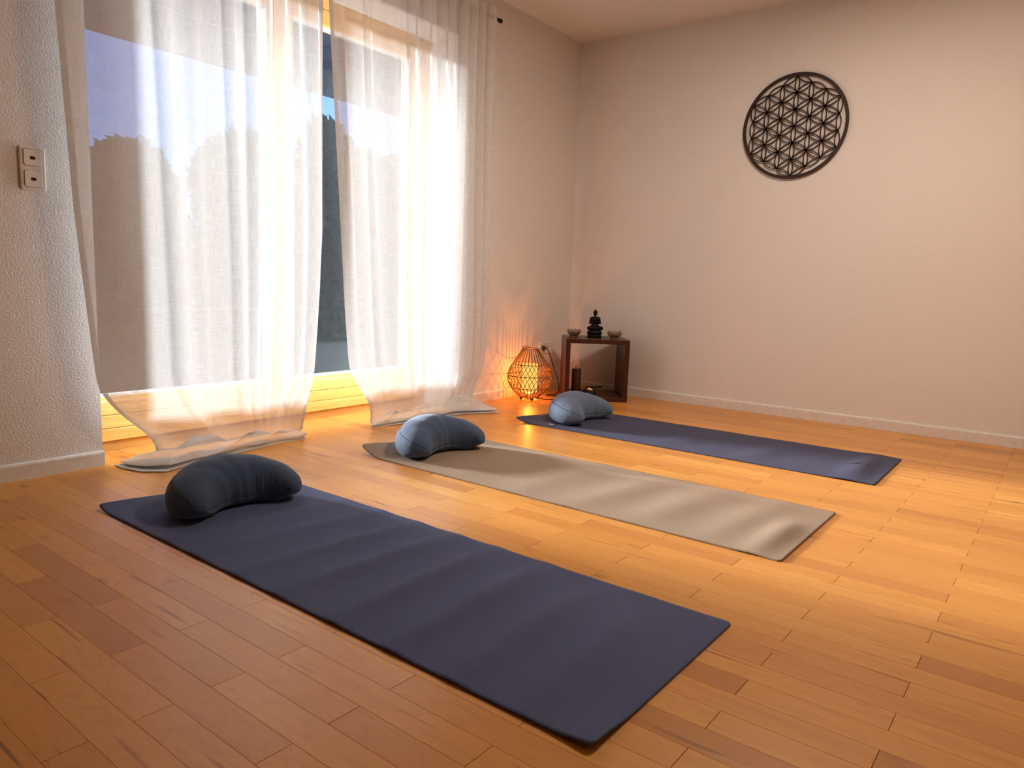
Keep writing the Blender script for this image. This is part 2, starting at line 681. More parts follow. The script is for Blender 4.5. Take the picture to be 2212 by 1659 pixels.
planks = []
for k in range(-58, 54):
    for j in range(-9, 13):
        uc = (2 * j + (k % 2)) * PL / 2
        u0, u1 = uc, uc + PL
        v0, v1 = k * PW, (k + 1) * PW
        cx, cy = f2w((u0 + u1) / 2, (v0 + v1) / 2)
        if cx < -0.55 or cx > ROOM_X + 0.3 or cy > 0.05 or cy < ROOM_Y - 0.05:
            continue
        vis = 0
        for a in range(12):
            for b in range(3):
                x, y = f2w(u0 + PL * (a + 0.5) / 12, v0 + PW * (b + 0.5) / 3)
                if y > -0.013 or x < -0.24 or (x < 0.013 and not (OP_Y0 < y < OP_Y1)) or under_mat(x, y):
                    continue
                px, py, d = project((x, y, 0))
                if d > 0.2 and 0 <= px <= 2212 and 0 <= py <= 1659:
                    vis += 1
        ps = [project(f2w(*q) + (0,)) for q in ((u0, v0), (u1, v0), (u1, v1), (u0, v1))]
        area = 0.0
        if min(q[2] for q in ps) > 0.1:
            area = abs(sum(ps[i][0] * ps[(i + 1) % 4][1] - ps[(i + 1) % 4][0] * ps[i][1] for i in range(4))) / 2
        planks.append((area * vis / 36.0, u0, u1, v0, v1))
planks.sort(key=lambda q: -q[0])

GE, GS, BV = 0.00045, 0.00012, 0.0004     # half gaps at ends and sides, edge easing


def plank_geo(u0, u1, v0, v1, top=0.0):
    a0, a1, b0, b1 = u0 + GE, u1 - GE, v0 + GS, v1 - GS
    vs = [(a0, b0, -0.004), (a1, b0, -0.004), (a1, b1, -0.004), (a0, b1, -0.004),
          (a0, b0, top - BV), (a1, b0, top - BV), (a1, b1, top - BV), (a0, b1, top - BV),
          (a0 + BV, b0 + BV, top), (a1 - BV, b0 + BV, top), (a1 - BV, b1 - BV, top), (a0 + BV, b1 - BV, top)]
    fs = [(3, 2, 1, 0)]
    for lo, hi in ((0, 4), (4, 8)):
        for i in range(4):
            j = (i + 1) % 4
            fs.append((lo + i, lo + j, hi + j, hi + i))
    fs.append((8, 9, 10, 11))
    return vs, fs


def plank_tone(u0, v0):
    r = random.Random(int(u0 * 1000) * 7919 + int(v0 * 1000) * 104729)
    b = r.random()
    t = 0.30 + 0.55 * b
    q = r.random()
    if q < 0.10:
        t = 0.08 + 0.2 * b
    elif q > 0.90:
        t = 0.85 + 0.15 * b
    return (t, r.random(), r.random(), 1.0)


vs, fs = plank_geo(-PL / 2, PL / 2, -PW / 2, PW / 2)
pm = bpy.data.meshes.new('plank')
pm.from_pydata(vs, [], fs)
pm.materials.append(M['floor'])
ca = pm.color_attributes.new('tone', 'FLOAT_COLOR', 'POINT')
for d in ca.data:
    d.color = (1, 1, 1, 1)
LIM_IN = []
for i, (ar, u0, u1, v0, v1) in enumerate(planks[:300]):
    x, y = f2w((u0 + u1) / 2, (v0 + v1) / 2)
    o = bpy.data.objects.new('plank', pm)
    o.location = (x, y, 0)
    o.rotation_euler = (0, 0, ROT)
    o.color = plank_tone(u0, v0)
    o.parent = floor
    col.objects.link(o)
V, F, C = [], [], []
for ar, u0, u1, v0, v1 in planks[300:]:
    vs, fs = plank_geo(u0, u1, v0, v1)
    n = len(V)
    for a, b, z in vs:
        x, y = f2w(a, b)
        x = max(-0.30, min(ROOM_X - 0.001, x))
        y = max(ROOM_Y + 0.001, min(-0.001, y))
        V.append((x, y, z))
        C.append(plank_tone(u0, v0))
    F += [tuple(n + i for i in f) for f in fs]
rest = pyobj('parquet_strips', V, F, 'floor', floor, smooth=False)
ca = rest.data.color_attributes.new('tone', 'FLOAT_COLOR', 'POINT')
for d, c in zip(ca.data, C):
    d.color = c
rest['kind'] = 'stuff'

# ------------------------------------------------------------------ glazed door wall
win = tag(empty('window_1', (0, 0, 0)), 'honey pine framed double glazed garden door behind the sheer curtains', kind='structure')
XF = -0.20                     # room face of the sashes
Z0, ZT = 0.043, OP_Z
obj('threshold', bx(-0.33, -0.235, OP_Y0, OP_Y1, 0.0, 0.044), 'frame', win)
# outer frame
bm = bmesh.new()
box(bm, -0.33, -0.215, OP_Y0, OP_Y0 + 0.040, 0.044, ZT)
box(bm, -0.33, -0.215, OP_Y1 - 0.06, OP_Y1, 0.044, ZT)
box(bm, -0.33, -0.215, OP_Y0 + 0.055, OP_Y1 - 0.06, 2.085, ZT)
obj('outer_frame', bm, 'frame', win, bevel=0.003)


def sash(y0, y1, wl, wr):
    s = obj('sash', bx(-0.30, XF - 0.012, y0, y0 + wl, 0.046, 2.083), 'frame', win, bevel=0.004)
    obj('stile', bx(-0.30, XF - 0.012, y1 - wr, y1, 0.046, 2.083), 'frame', s, bevel=0.004)
    obj('top_rail', bx(-0.30, XF - 0.012, y0 + wl, y1 - wr, 2.005, 2.083), 'frame', s, bevel=0.004)
    for k, (a, b, d) in enumerate(((0.046, 0.0975, 0.0), (0.099, 0.1535, 0.003), (0.155, 0.212, 0.006))):
        obj('rail_board', bx(-0.30, XF - d, y0 + 0.002, y1 - 0.002, a, b), 'frame', s, bevel=0.003)
    # bevelled bead above the boards
    bm = bmesh.new()
    pr = [(-0.30, 0.212), (XF - 0.010, 0.212), (XF - 0.012, 0.219), (XF - 0.026, 0.229), (-0.30, 0.229)]
    A = [bm.verts.new((x, y0 + wl + 0.001, z)) for x, z in pr]
    B = [bm.verts.new((x, y1 - wr - 0.001, z)) for x, z in pr]
    for i in range(5):
        bm.faces.new((A[i], A[(i + 1) % 5], B[(i + 1) % 5], B[i]))
    bm.faces.new(A)
    bm.faces.new(list(reversed(B)))
    bmesh.ops.recalc_face_normals(bm, faces=bm.faces)
    obj('glazing_bead', bm, 'frame', s)
    g = 0.010
    bm = bmesh.new()
    box(bm, -0.262, -0.228, y0 + wl, y1 - wr, 0.229, 0.229 + g)
    box(bm, -0.262, -0.228, y0 + wl, y1 - wr, 2.005 - g, 2.005)
    box(bm, -0.262, -0.228, y0 + wl, y0 + wl + g, 0.229 + g, 2.005 - g)
    box(bm, -0.262, -0.228, y1 - wr - g, y1 - wr, 0.229 + g, 2.005 - g)
    obj('gasket', bm, 'gasket', s)
    obj('pane', bx(-0.248, -0.244, y0 + wl + 0.005, y1 - wr - 0.005, 0.234, 2.0), 'pane', s)
    return s


YM = -2.335
sash(OP_Y0 + 0.020, YM - 0.001, 0.050, 0.065)
sash(YM + 0.001, OP_Y1 - 0.04, 0.065, 0.115)

# ------------------------------------------------------------------ outside: overhang, lawn, hedge, trees
ov = tag(empty('roof_overhang', (0, 0, 0)), 'slate blue boarded roof overhang above the terrace outside', 'roof', kind='structure')
for k in range(58):
    y = -9.2 + k * 0.30
    obj('soffit_board', bx(-3.96, -WT - 0.001, y + 0.004, y + 0.296, 2.765, 2.79), 'soffit', ov)
obj('fascia', bx(-4.02, -3.96, -9.2, 8.2, 2.775, 3.05), 'soffit', ov)
obj('roof_deck', bx(-4.0, -WT - 0.001, -9.2, 8.2, 2.80, 3.03), 'soffit', ov)
tag(obj('ground_lawn', bx(-40, -4.2, -30, 40, -0.30, -0.06), 'grass'), 'mown green lawn beyond the terrace', 'lawn', kind='structure')
tag(obj('terrace', bx(-4.2, -WT, -10, 9, -0.30, -0.04), 'terrace'), 'grey slab terrace outside the garden door', 'terrace', kind='structure')
tag(obj('wall_outside', bx(-WT - 0.02, -WT, OP_Y1, 8, -0.05, 2.75), 'render_wall'), kind='structure')


def leaf_cloud(name, blobs, n, size, m, parent, seed):
    r = random.Random(seed)
    V, F = [], []
    tot = sum(b[3] * b[4] * b[5] for b in blobs)
    for bx_, by_, bz_, rx, ry, rz in blobs:
        cnt = int(n * rx * ry * rz / tot)
        for _ in range(cnt):
            d = Vector((r.gauss(0, 1), r.gauss(0, 1), r.gauss(0, 1))).normalized()
            q = r.random() ** 0.35
            c = Vector((bx_ + d.x * rx * q, by_ + d.y * ry * q, bz_ + d.z * rz * q))
            if c.z < 0:
                continue
            a = Vector((r.gauss(0, 1), r.gauss(0, 1), r.gauss(0, 1) - 0.4)).normalized()
            b = a.orthogonal().normalized()
            s = size * (0.6 + 0.8 * r.random())
            i = len(V)
            V += [tuple(c - a * s), tuple(c + b * s * 0.35), tuple(c + a * s), tuple(c - b * s * 0.35)]
            F.append((i, i + 1, i + 2, i + 3))
    return pyobj(name, V, F, m, parent, smooth=False)


def tree(label, base, blobs, n, size, m, seed, trunk_h, group=None, nm='garden_tree', cat='tree'):
    t = tag(empty(nm, base), label, cat, group)
    bm = bmesh.new()
    tube(bm, [(0, 0, 0), (0.03, 0.02, trunk_h * 0.5), (0, 0, trunk_h)], [0.11, 0.08, 0.04], 8)
    obj('trunk', bm, 'bark', t, True)
    leaf_cloud('crown', blobs, n, size, m, t, seed)
    return t


# seen through the gap between the curtains
tree('feathery dark green bush seen through the gap between the curtains', (-5.0, 2.0, -0.06),
     [(0, 0, 1.55, 0.62, 0.70, 0.85), (0.0, -0.25, 2.25, 0.40, 0.40, 0.62), (0, 0.15, 0.7, 0.70, 0.74, 0.75), (0, 0.3, 2.1, 0.35, 0.35, 0.5)], 15000, 0.075, 'leaf_dark', 3, 1.6, nm='garden_bush', cat='bush')
tree('rounded tree showing faintly through the outer edge of the wide curtain', (-9.0, 1.05, -0.06),
     [(0, 0, 1.9, 0.9, 0.8, 0.9), (0, 0.2, 2.4, 0.5, 0.5, 0.45), (0, 0, 0.9, 0.9, 0.8, 1.0)], 6000, 0.12, 'leaf_mid', 5, 2.4, 'trees on the far side of the lawn')
tree('taller tree showing faintly behind the middle of the wide curtain', (-9.0, 3.1, -0.06),
     [(0, 0, 2.3, 1.0, 0.85, 1.0), (0, 0.1, 2.8, 0.6, 0.5, 0.55), (0, 0, 1.1, 1.0, 0.85, 1.1)], 6000, 0.12, 'leaf_mid', 6, 2.6, 'trees on the far side of the lawn')
tree('tree showing faintly through the curtain beside the rattan lamp', (-9.0, 7.0, -0.06),
     [(0, 0, 2.3, 1.0, 0.95, 1.2), (0, 0.1, 2.9, 0.6, 0.6, 0.65), (0, 0, 1.1, 1.0, 0.95, 1.1)], 6000, 0.12, 'leaf_mid', 8, 2.8, 'trees on the far side of the lawn')
hd = tag(empty('garden_hedge', (-12.0, 6.0, -0.06)), 'dark clipped hedge running along the end of the lawn', 'hedge')
obj('core', bx(-0.45, 0.45, -3.0, 13.0, 0.0, 1.75), 'leaf_dark', hd)
leaf_cloud('foliage', [(0, -2.7 + 0.75 * k, 1.0, 0.62, 0.62, 1.15) for k in range(21)], 12000, 0.11, 'leaf_dark', hd, 12)


# ------------------------------------------------------------------ curtains and rod
ROD_X, ROD_Z = 0.10, 2.272
rod = tag(empty('curtain_rod', (ROD_X, -1.05, ROD_Z)), 'slim black metal curtain rod running along above the opening', 'curtain rod')
bm = bmesh.new()
tube(bm, [(0, -2.75, 0), (0, -0.012, 0)], 0.009, 14)
obj('pole', bm, 'black_metal', rod, True)
bm = bmesh.new()
tube(bm, [(0, -0.012, 0), (0, 0.001, 0), (0, 0.006, 0)], [0.0125, 0.0125, 0.010], 16)
obj('end_cap', bm, 'black_metal', rod, True)
for yy in (-0.16, -1.35, -2.6):
    bm = bmesh.new()
    tube(bm, [(-0.098, yy, 0), (0.0, yy, 0)], 0.005, 8)
    tube(bm, [(-0.0995, yy, 0), (-0.094, yy, 0)], 0.020, 14)
    obj('bracket', bm, 'black_metal', rod, True)


def curtain(label, left, right, xtab, folds, hem, contact, pool_amp, seed):
    """left/right: tables z -> y of the two side edges; folds: (u, width, depth, gain with drop);
    contact: table u -> (x, y) where the cloth meets the floor; hem: table u -> (x, y) of the hem lying on the floor"""
    r = random.Random(seed)
    NU, NV, NP = 200, 90, 44
    zt, zb = ROD_Z + 0.045, 0.045
    ph = [r.uniform(0, 6.28) for _ in range(12)]
    V, F, UV = [], [], []

    def hang(u, z):
        drop = (zt - z) / (zt - zb)
        yl, yr = interp(left, z), interp(right, z)
        y = yl + (yr - yl) * u
        x = interp(xtab, z)
        for cu, w, a, g in folds:
            e = (u - cu - 0.012 * sin(3 * drop + cu * 20)) / (w * (1 + 0.5 * drop))
            k = exp(-e * e)
            amp = a * (1 + (g - 1) * drop)
            x += amp * k
            y += amp * 1.0 * e * exp(-e * e) * (1.25 - 0.5 * drop)
        # small gathers close under the heading
        x += 0.006 * sin(u * 95 + ph[0]) * exp(-drop * 9)
        x += 0.004 * sin(u * 21 + drop * 4 + ph[1]) + 0.003 * sin(u * 9 - drop * 7 + ph[2])
        # pinch the cloth round the rod
        e = (z - ROD_Z) / 0.03
        x = ROD_X + (x - ROD_X) * (1 - 0.35 * exp(-e * e)) + 0.011 * exp(-e * e)
        return Vector((x, y, z))

    for j in range(NV + 1):
        t = j / NV
        z = zt + (zb - zt) * (t ** 0.97)
        wc = smooth_step((0.42 - z) / 0.40)
        for i in range(NU + 1):
            u = i / NU
            p = hang(u, z)
            c = interp(contact, u)
            e = wc * wc
            p.x += (c[0] - p.x) * e
            p.y += (c[1] - p.y) * e
            # slack bulges just above the floor
            p.x += 0.018 * exp(-((z - 0.13) / 0.07) ** 2) * sin(u * 17 + ph[3])
            V.append(p)
            UV.append((u * 1.3, t * 2.3))
    for j in range(1, NP + 1):
        t = j / NP
        for i in range(NU + 1):
            u = i / NU
            c = interp(contact, u)
            h = interp(hem, u)
            # the surplus length lies in an S: out over the heap, back under it, out again to the hem
            am = interp(pool_amp, u)
            k = interp([(0.0, 0.0), (0.40, 0.80), (0.47, 0.88), (0.52, 0.84), (0.72, 0.30), (0.76, 0.27), (0.80, 0.32), (1.0, 1.0)], t)
            x = c[0] + (h[0] - c[0]) * k
            y = c[1] + (h[1] - c[1]) * k
            b = 0.5 + 0.5 * sin(u * 19 + k * 2.6 + ph[4])
            b2 = 0.5 + 0.5 * sin(u * 43 - k * 4.0 + ph[5])
            b3 = 0.5 + 0.5 * sin(u * 8 + k * 5.5 + ph[6])
            top = 0.010 + am * (0.40 + 0.40 * b + 0.12 * b2 + 0.35 * b3) * (1 - 0.75 * max(0, k - 0.45) / 0.45) * smooth_step(t / 0.10 + 0.25)
            lay = interp([(0.0, 1.0), (0.38, 1.0), (0.47, 0.72), (0.53, 0.45), (0.72, 0.34), (0.77, 0.18), (0.84, 0.10), (1.0, 0.0)], t)
            z = 0.0035 + top * lay + (zb - 0.0035 - top) * (1 - smooth_step(t / 0.12))
            wob = sin(pi * min(1.0, k + 0.05)) * (0.4 + 0.6 * lay)
            x += 0.012 * sin(u * 27 + k * 5 + ph[7]) * wob
            y += 0.012 * sin(u * 13 + k * 8 + ph[8]) * wob
            V.append(Vector((x, y, max(0.003, z))))
            UV.append((u * 1.3, 2.3 + t * 0.3))
    W = NU + 1
    for j in range(NV + NP):
        for i in range(NU):
            a = j * W + i
            F.append((a, a + 1, a + W + 1, a + W))
    root = tag(empty('sheer_curtain', (ROD_X, V[0].y, ROD_Z)), label, 'curtain', 'sheer curtains hanging in front of the garden door')
    org = root.location
    o = pyobj('fabric', [tuple(v - org) for v in V], F, 'sheer', root)
    uvl = o.data.uv_layers.new(name='cloth')
    for lp in o.data.loops:
        uvl.data[lp.index].uv = UV[lp.vertex_index]
    # the turned side hems: narrow second layers of the same cloth
    for nm, i0, i1 in (('side_hem', 0, 4), ('side_hem', NU - 4, NU)):
        vv, ff, uu = [], [], []
        rows = list(range(0, NV + NP + 1))
        for j in rows:
            for i in range(i0, i1 + 1):
                p = V[j * W + i] - org
                vv.append((p.x + 0.0012, p.y, p.z + 0.0006))
                uu.append((UV[j * W + i][0] + 0.4, UV[j * W + i][1]))
        nn = i1 - i0 + 1
        for j in range(len(rows) - 1):
            for i in range(nn - 1):
                a = j * nn + i
                ff.append((a, a + 1, a + nn + 1, a + nn))
        s = pyobj(nm, vv, ff, 'sheer', root)
        ul = s.data.uv_layers.new(name='cloth')
        for lp in s.data.loops:
            ul.data[lp.index].uv = uu[lp.vertex_index]
    # bottom hem on the floor
    vv, ff, uu = [], [], []
    rows = list(range(NV + NP - 6, NV + NP + 1))
    for j in rows:
        for i in range(W):
            p = V[j * W + i] - org
            vv.append((p.x, p.y, p.z + 0.0015))
            uu.append((UV[j * W + i][0] + 0.2, UV[j * W + i][1] + 0.3))
    for j in range(len(rows) - 1):
        for i in range(W - 1):
            a = j * W + i
            ff.append((a, a + 1, a + W + 1, a + W))
    s = pyobj('bottom_hem', vv, ff, 'sheer', root)
    ul = s.data.uv_layers.new(name='cloth')
    for lp in s.data.loops:
        ul.data[lp.index].uv = uu[lp.vertex_index]
    return root


def fu(y, y0, y1):
    return (y - y0) / (y1 - y0)


curtain('wide white sheer curtain nearest the light switches, pooling behind the first mat',
        left=[(0.0, -3.17), (0.03, -3.19), (0.08, -3.24), (0.112, -3.286), (0.177, -3.329), (0.31, -3.363), (0.60, -3.388), (0.96, -3.417), (1.64, -3.447), (2.32, -3.47)],
        right=[(0.0, -2.48), (0.05, -2.465), (0.25, -2.388), (0.66, -2.358), (0.97, -2.341), (2.32, -2.337)],
        xtab=[(0.0, 0.11), (0.3, 0.095), (1.2, 0.095), (2.32, 0.10)],
        folds=[(fu(y, -3.44, -2.34), w, a, g) for y, w, a, g in (
            (-3.085, 0.018, 0.022, 1.2), (-2.953, 0.016, 0.010, 1.0), (-2.80, 0.014, 0.020, 1.1), (-2.72, 0.013, 0.028, 1.1), (-2.645, 0.014, 0.030, 1.1),
            (-2.575, 0.022, 0.040, 1.2), (-2.485, 0.016, 0.030, 1.1), (-2.41, 0.018, 0.034, 1.2), (-3.26, 0.05, 0.008, 1.5))],
        contact=[(0.0, (0.090, -3.15)), (0.15, (0.10, -3.04)), (0.4, (0.105, -2.88)), (0.7, (0.105, -2.67)), (1.0, (0.120, -2.475))],
        hem=[(0.0, (0.030, -3.285)), (0.05, (0.10, -3.29)), (0.12, (0.20, -3.265)), (0.19, (0.265, -3.20)), (0.28, (0.235, -3.10)), (0.42, (0.205, -2.95)), (0.6, (0.180, -2.80)),
             (0.8, (0.145, -2.64)), (1.0, (0.150, -2.48))],
        pool_amp=[(0.0, 0.018), (0.08, 0.045), (0.20, 0.070), (0.5, 0.072), (0.8, 0.050), (1.0, 0.016)], seed=21)

curtain('white sheer curtain beside the round rattan lamp, pooling behind the second mat',
        left=[(0.0, -2.078), (0.04, -2.082), (0.13, -2.127), (0.30, -2.172), (0.60, -2.202), (0.97, -2.229), (2.0, -2.298), (2.32, -2.305)],
        right=[(0.0, -1.235), (0.033, -1.213), (0.092, -1.150), (0.218, -1.112), (0.645, -1.100), (1.06, -1.096), (2.32, -1.098)],
        xtab=[(0.0, 0.12), (0.3, 0.095), (1.2, 0.095), (2.32, 0.10)],
        folds=[(fu(y, -2.26, -1.098), w, a, g) for y, w, a, g in (
            (-2.222, 0.014, 0.014, 1.3), (-2.13, 0.030, 0.016, 1.2), (-2.041, 0.014, 0.020, 1.1), (-1.90, 0.03, 0.010, 1.2), (-1.774, 0.012, 0.030, 1.0), (-1.653, 0.018, 0.034, 1.2),
            (-1.54, 0.014, 0.034, 1.2), (-1.485, 0.012, 0.030, 1.2), (-1.394, 0.016, 0.038, 1.3), (-1.306, 0.016, 0.044, 1.3), (-1.22, 0.016, 0.030, 1.2), (-1.155, 0.015, 0.034, 1.1))],
        contact=[(0.0, (0.140, -2.072)), (0.2, (0.120, -1.92)), (0.5, (0.115, -1.68)), (0.8, (0.125, -1.42)), (1.0, (0.135, -1.26))],
        hem=[(0.0, (0.168, -2.072)), (0.2, (0.195, -1.93)), (0.45, (0.205, -1.72)), (0.65, (0.215, -1.54)), (0.78, (0.235, -1.43)), (0.90, (0.30, -1.32)), (1.0, (0.350, -1.235))],
        pool_amp=[(0.0, 0.012), (0.2, 0.050), (0.5, 0.060), (0.8, 0.070), (0.95, 0.065), (1.0, 0.035)], seed=33)


# ------------------------------------------------------------------ yoga mats
def yoga_mat(label, par, m, waves, curls, seed, thick=0.0045, logo=None):
    x0, y0, ang, L, W = par
    NX, NY = 300, 60
    r = random.Random(seed)
    phs = [r.uniform(0, 6.28) for _ in range(8)]

    def height(u, v):
        z = 0.0
        for cu, w, a, tilt, v0, v1 in waves:
            e = (u - cu - tilt * (v - W / 2)) / w
            g = smooth_step((v - v0 + 0.12) / 0.24) * smooth_step((v1 + 0.12 - v) / 0.24)
            z += 2.5 * a * exp(-e * e) * g * (0.30 + 0.70 * max(0.0, sin(pi * min(1.0, max(0.0, v / W)))) ** 0.7)
        for cu, cv, ru, rv, h in curls:
            a = max(0.0, 1 - abs(u - cu) / ru)
            b = max(0.0, 1 - abs(v - cv) / rv)
            z += h * (a * a) * (b * b * (3 - 2 * b))
        z += 0.0004 * (1 + sin(u * 31 + phs[0]) * sin(v * 11 + phs[1]))
        return z

    def outline(u, v):
        # corners cut round
        rc = 0.013
        for cu, su in ((0, 1), (L, -1)):
            for cv, sv in ((0, 1), (W, -1)):
                du, dv = (u - cu) * su, (v - cv) * sv
                if du < rc and dv < rc:
                    q = sqrt((rc - du) ** 2 + (rc - dv) ** 2)
                    mx = max(rc - du, rc - dv)
                    if q > 1e-6:
                        s = mx / q
                        u = cu + su * (rc - (rc - du) * s)
                        v = cv + sv * (rc - (rc - dv) * s)
        return u, v
    V, F = [], []
    us = [L * i / NX for i in range(NX + 1)]
    vv = [W * j / NY for j in range(NY + 1)]
    for layer in (0, 1):
        for u in us:
            for v in vv:
                uu, v2 = outline(u, v)
                V.append((uu, v2, height(uu, v2) + (thick if layer == 0 else 0.0003)))
    n = (NX + 1) * (NY + 1)
    W_ = NY + 1
    for i in range(NX):
        for j in range(NY):
            a = i * W_ + j
            F.append((a, a + W_, a + W_ + 1, a + 1))
            F.append((n + a, n + a + 1, n + a + W_ + 1, n + a + W_))
    rim = [i * W_ for i in range(NX + 1)] + [NX * W_ + j for j in range(1, NY + 1)] + \
          [i * W_ + NY for i in range(NX - 1, -1, -1)] + [j for j in range(NY - 1, 0, -1)]
    k = len(rim)
    rim_faces = []
    for q in range(k):
        a, b = rim[q], rim[(q + 1) % k]
        F.append((a, n + a, n + b, b))
    o = pyobj('yoga_mat', V, F, m, None)
    sharp = o.data.polygons
    for f in list(sharp)[-k:]:
        f.use_smooth = False
    o.location = (x0, y0, 0.0)
    o.rotation_euler = (0, 0, ang)
    tag(o, label, 'yoga mat', 'yoga mats laid out on the parquet')
    if logo:
        vv, ff = [], []
        for pts, wd in logo:
            n0 = len(vv)
            for k, (u, v) in enumerate(pts):
                a = pts[max(0, k - 1)]
                b = pts[min(len(pts) - 1, k + 1)]
                d = Vector((b[0] - a[0], b[1] - a[1]))
                d.normalize()
                w = (wd[k] if hasattr(wd, '__len__') else wd) / 2
                for sg in (1, -1):
                    p, q = u - d.y * w * sg, v + d.x * w * sg
                    vv.append((p, q, height(p, q) + thick + 0.0006))
            for k in range(len(pts) - 1):
                ff.append((n0 + 2 * k, n0 + 2 * k + 1, n0 + 2 * k + 3, n0 + 2 * k + 2))
        pyobj('printed_emblem', vv, ff, 'print', o)
    return o


# waves: (place along the mat, half width, height, skew, from, to across)
yoga_mat('slate blue ribbed yoga mat in the foreground with wavy ridges', MATS[0], 'blue_foam',
         [(0.46, 0.035, 0.0035, 0.10, 0.0, 0.61), (0.62, 0.038, 0.0050, 0.12, 0.0, 0.61), (0.80, 0.036, 0.0055, 0.08, 0.0, 0.61), (0.97, 0.038, 0.0070, 0.05, 0.0, 0.61),
          (1.15, 0.038, 0.0075, -0.03, 0.0, 0.61), (1.33, 0.038, 0.0080, -0.05, 0.0, 0.61), (1.50, 0.038, 0.0065, -0.06, 0.0, 0.5), (1.66, 0.038, 0.0045, -0.08, 0.0, 0.5)],
         [(0, 0, 0.10, 0.30, 0.014), (1.83, 0, 0.16, 0.16, 0.012)], 4)
yoga_mat('taupe yoga mat lying in the middle between the two blue ones', MATS[1], 'taupe_foam',
         [(0.55, 0.07, 0.0020, 0.1, 0.0, 0.61), (0.85, 0.08, 0.0024, 0.1, 0.0, 0.61), (1.12, 0.08, 0.0032, 0.15, 0.0, 0.61), (1.36, 0.08, 0.0034, 0.12, 0.0, 0.61),
          (1.715, 0.045, 0.0052, 0.03, -0.3, 0.36), (1.58, 0.06, 0.0022, 0.10, -0.2, 0.8)],
         [(0, 0, 0.13, 0.42, 0.040)], 5)
yoga_mat('plum grey yoga mat nearest the back wall with curled ends', MATS[2], 'plum_foam',
         [(1.715, 0.058, 0.0068, 0.0, -0.3, 0.9), (1.3, 0.07, 0.003, 0.1, 0.0, 0.61), (0.9, 0.07, 0.0025, 0.1, 0.0, 0.61)],
         [(0, 0, 0.12, 0.35, 0.020)], 6,
         logo=[([(1.655, 0.262), (1.660, 0.278), (1.668, 0.286), (1.676, 0.286)], [0.004, 0.009, 0.010, 0.004]),
               ([(1.680, 0.268), (1.692, 0.282), (1.704, 0.300), (1.712, 0.312)], [0.010, 0.022, 0.018, 0.003]),
               ([(1.694, 0.282), (1.702, 0.270), (1.708, 0.262)], [0.012, 0.008, 0.002]),
               ([(1.718, 0.272), (1.730, 0.276), (1.738, 0.290), (1.742, 0.306), (1.741, 0.318)], [0.004, 0.006, 0.006, 0.009, 0.003])])


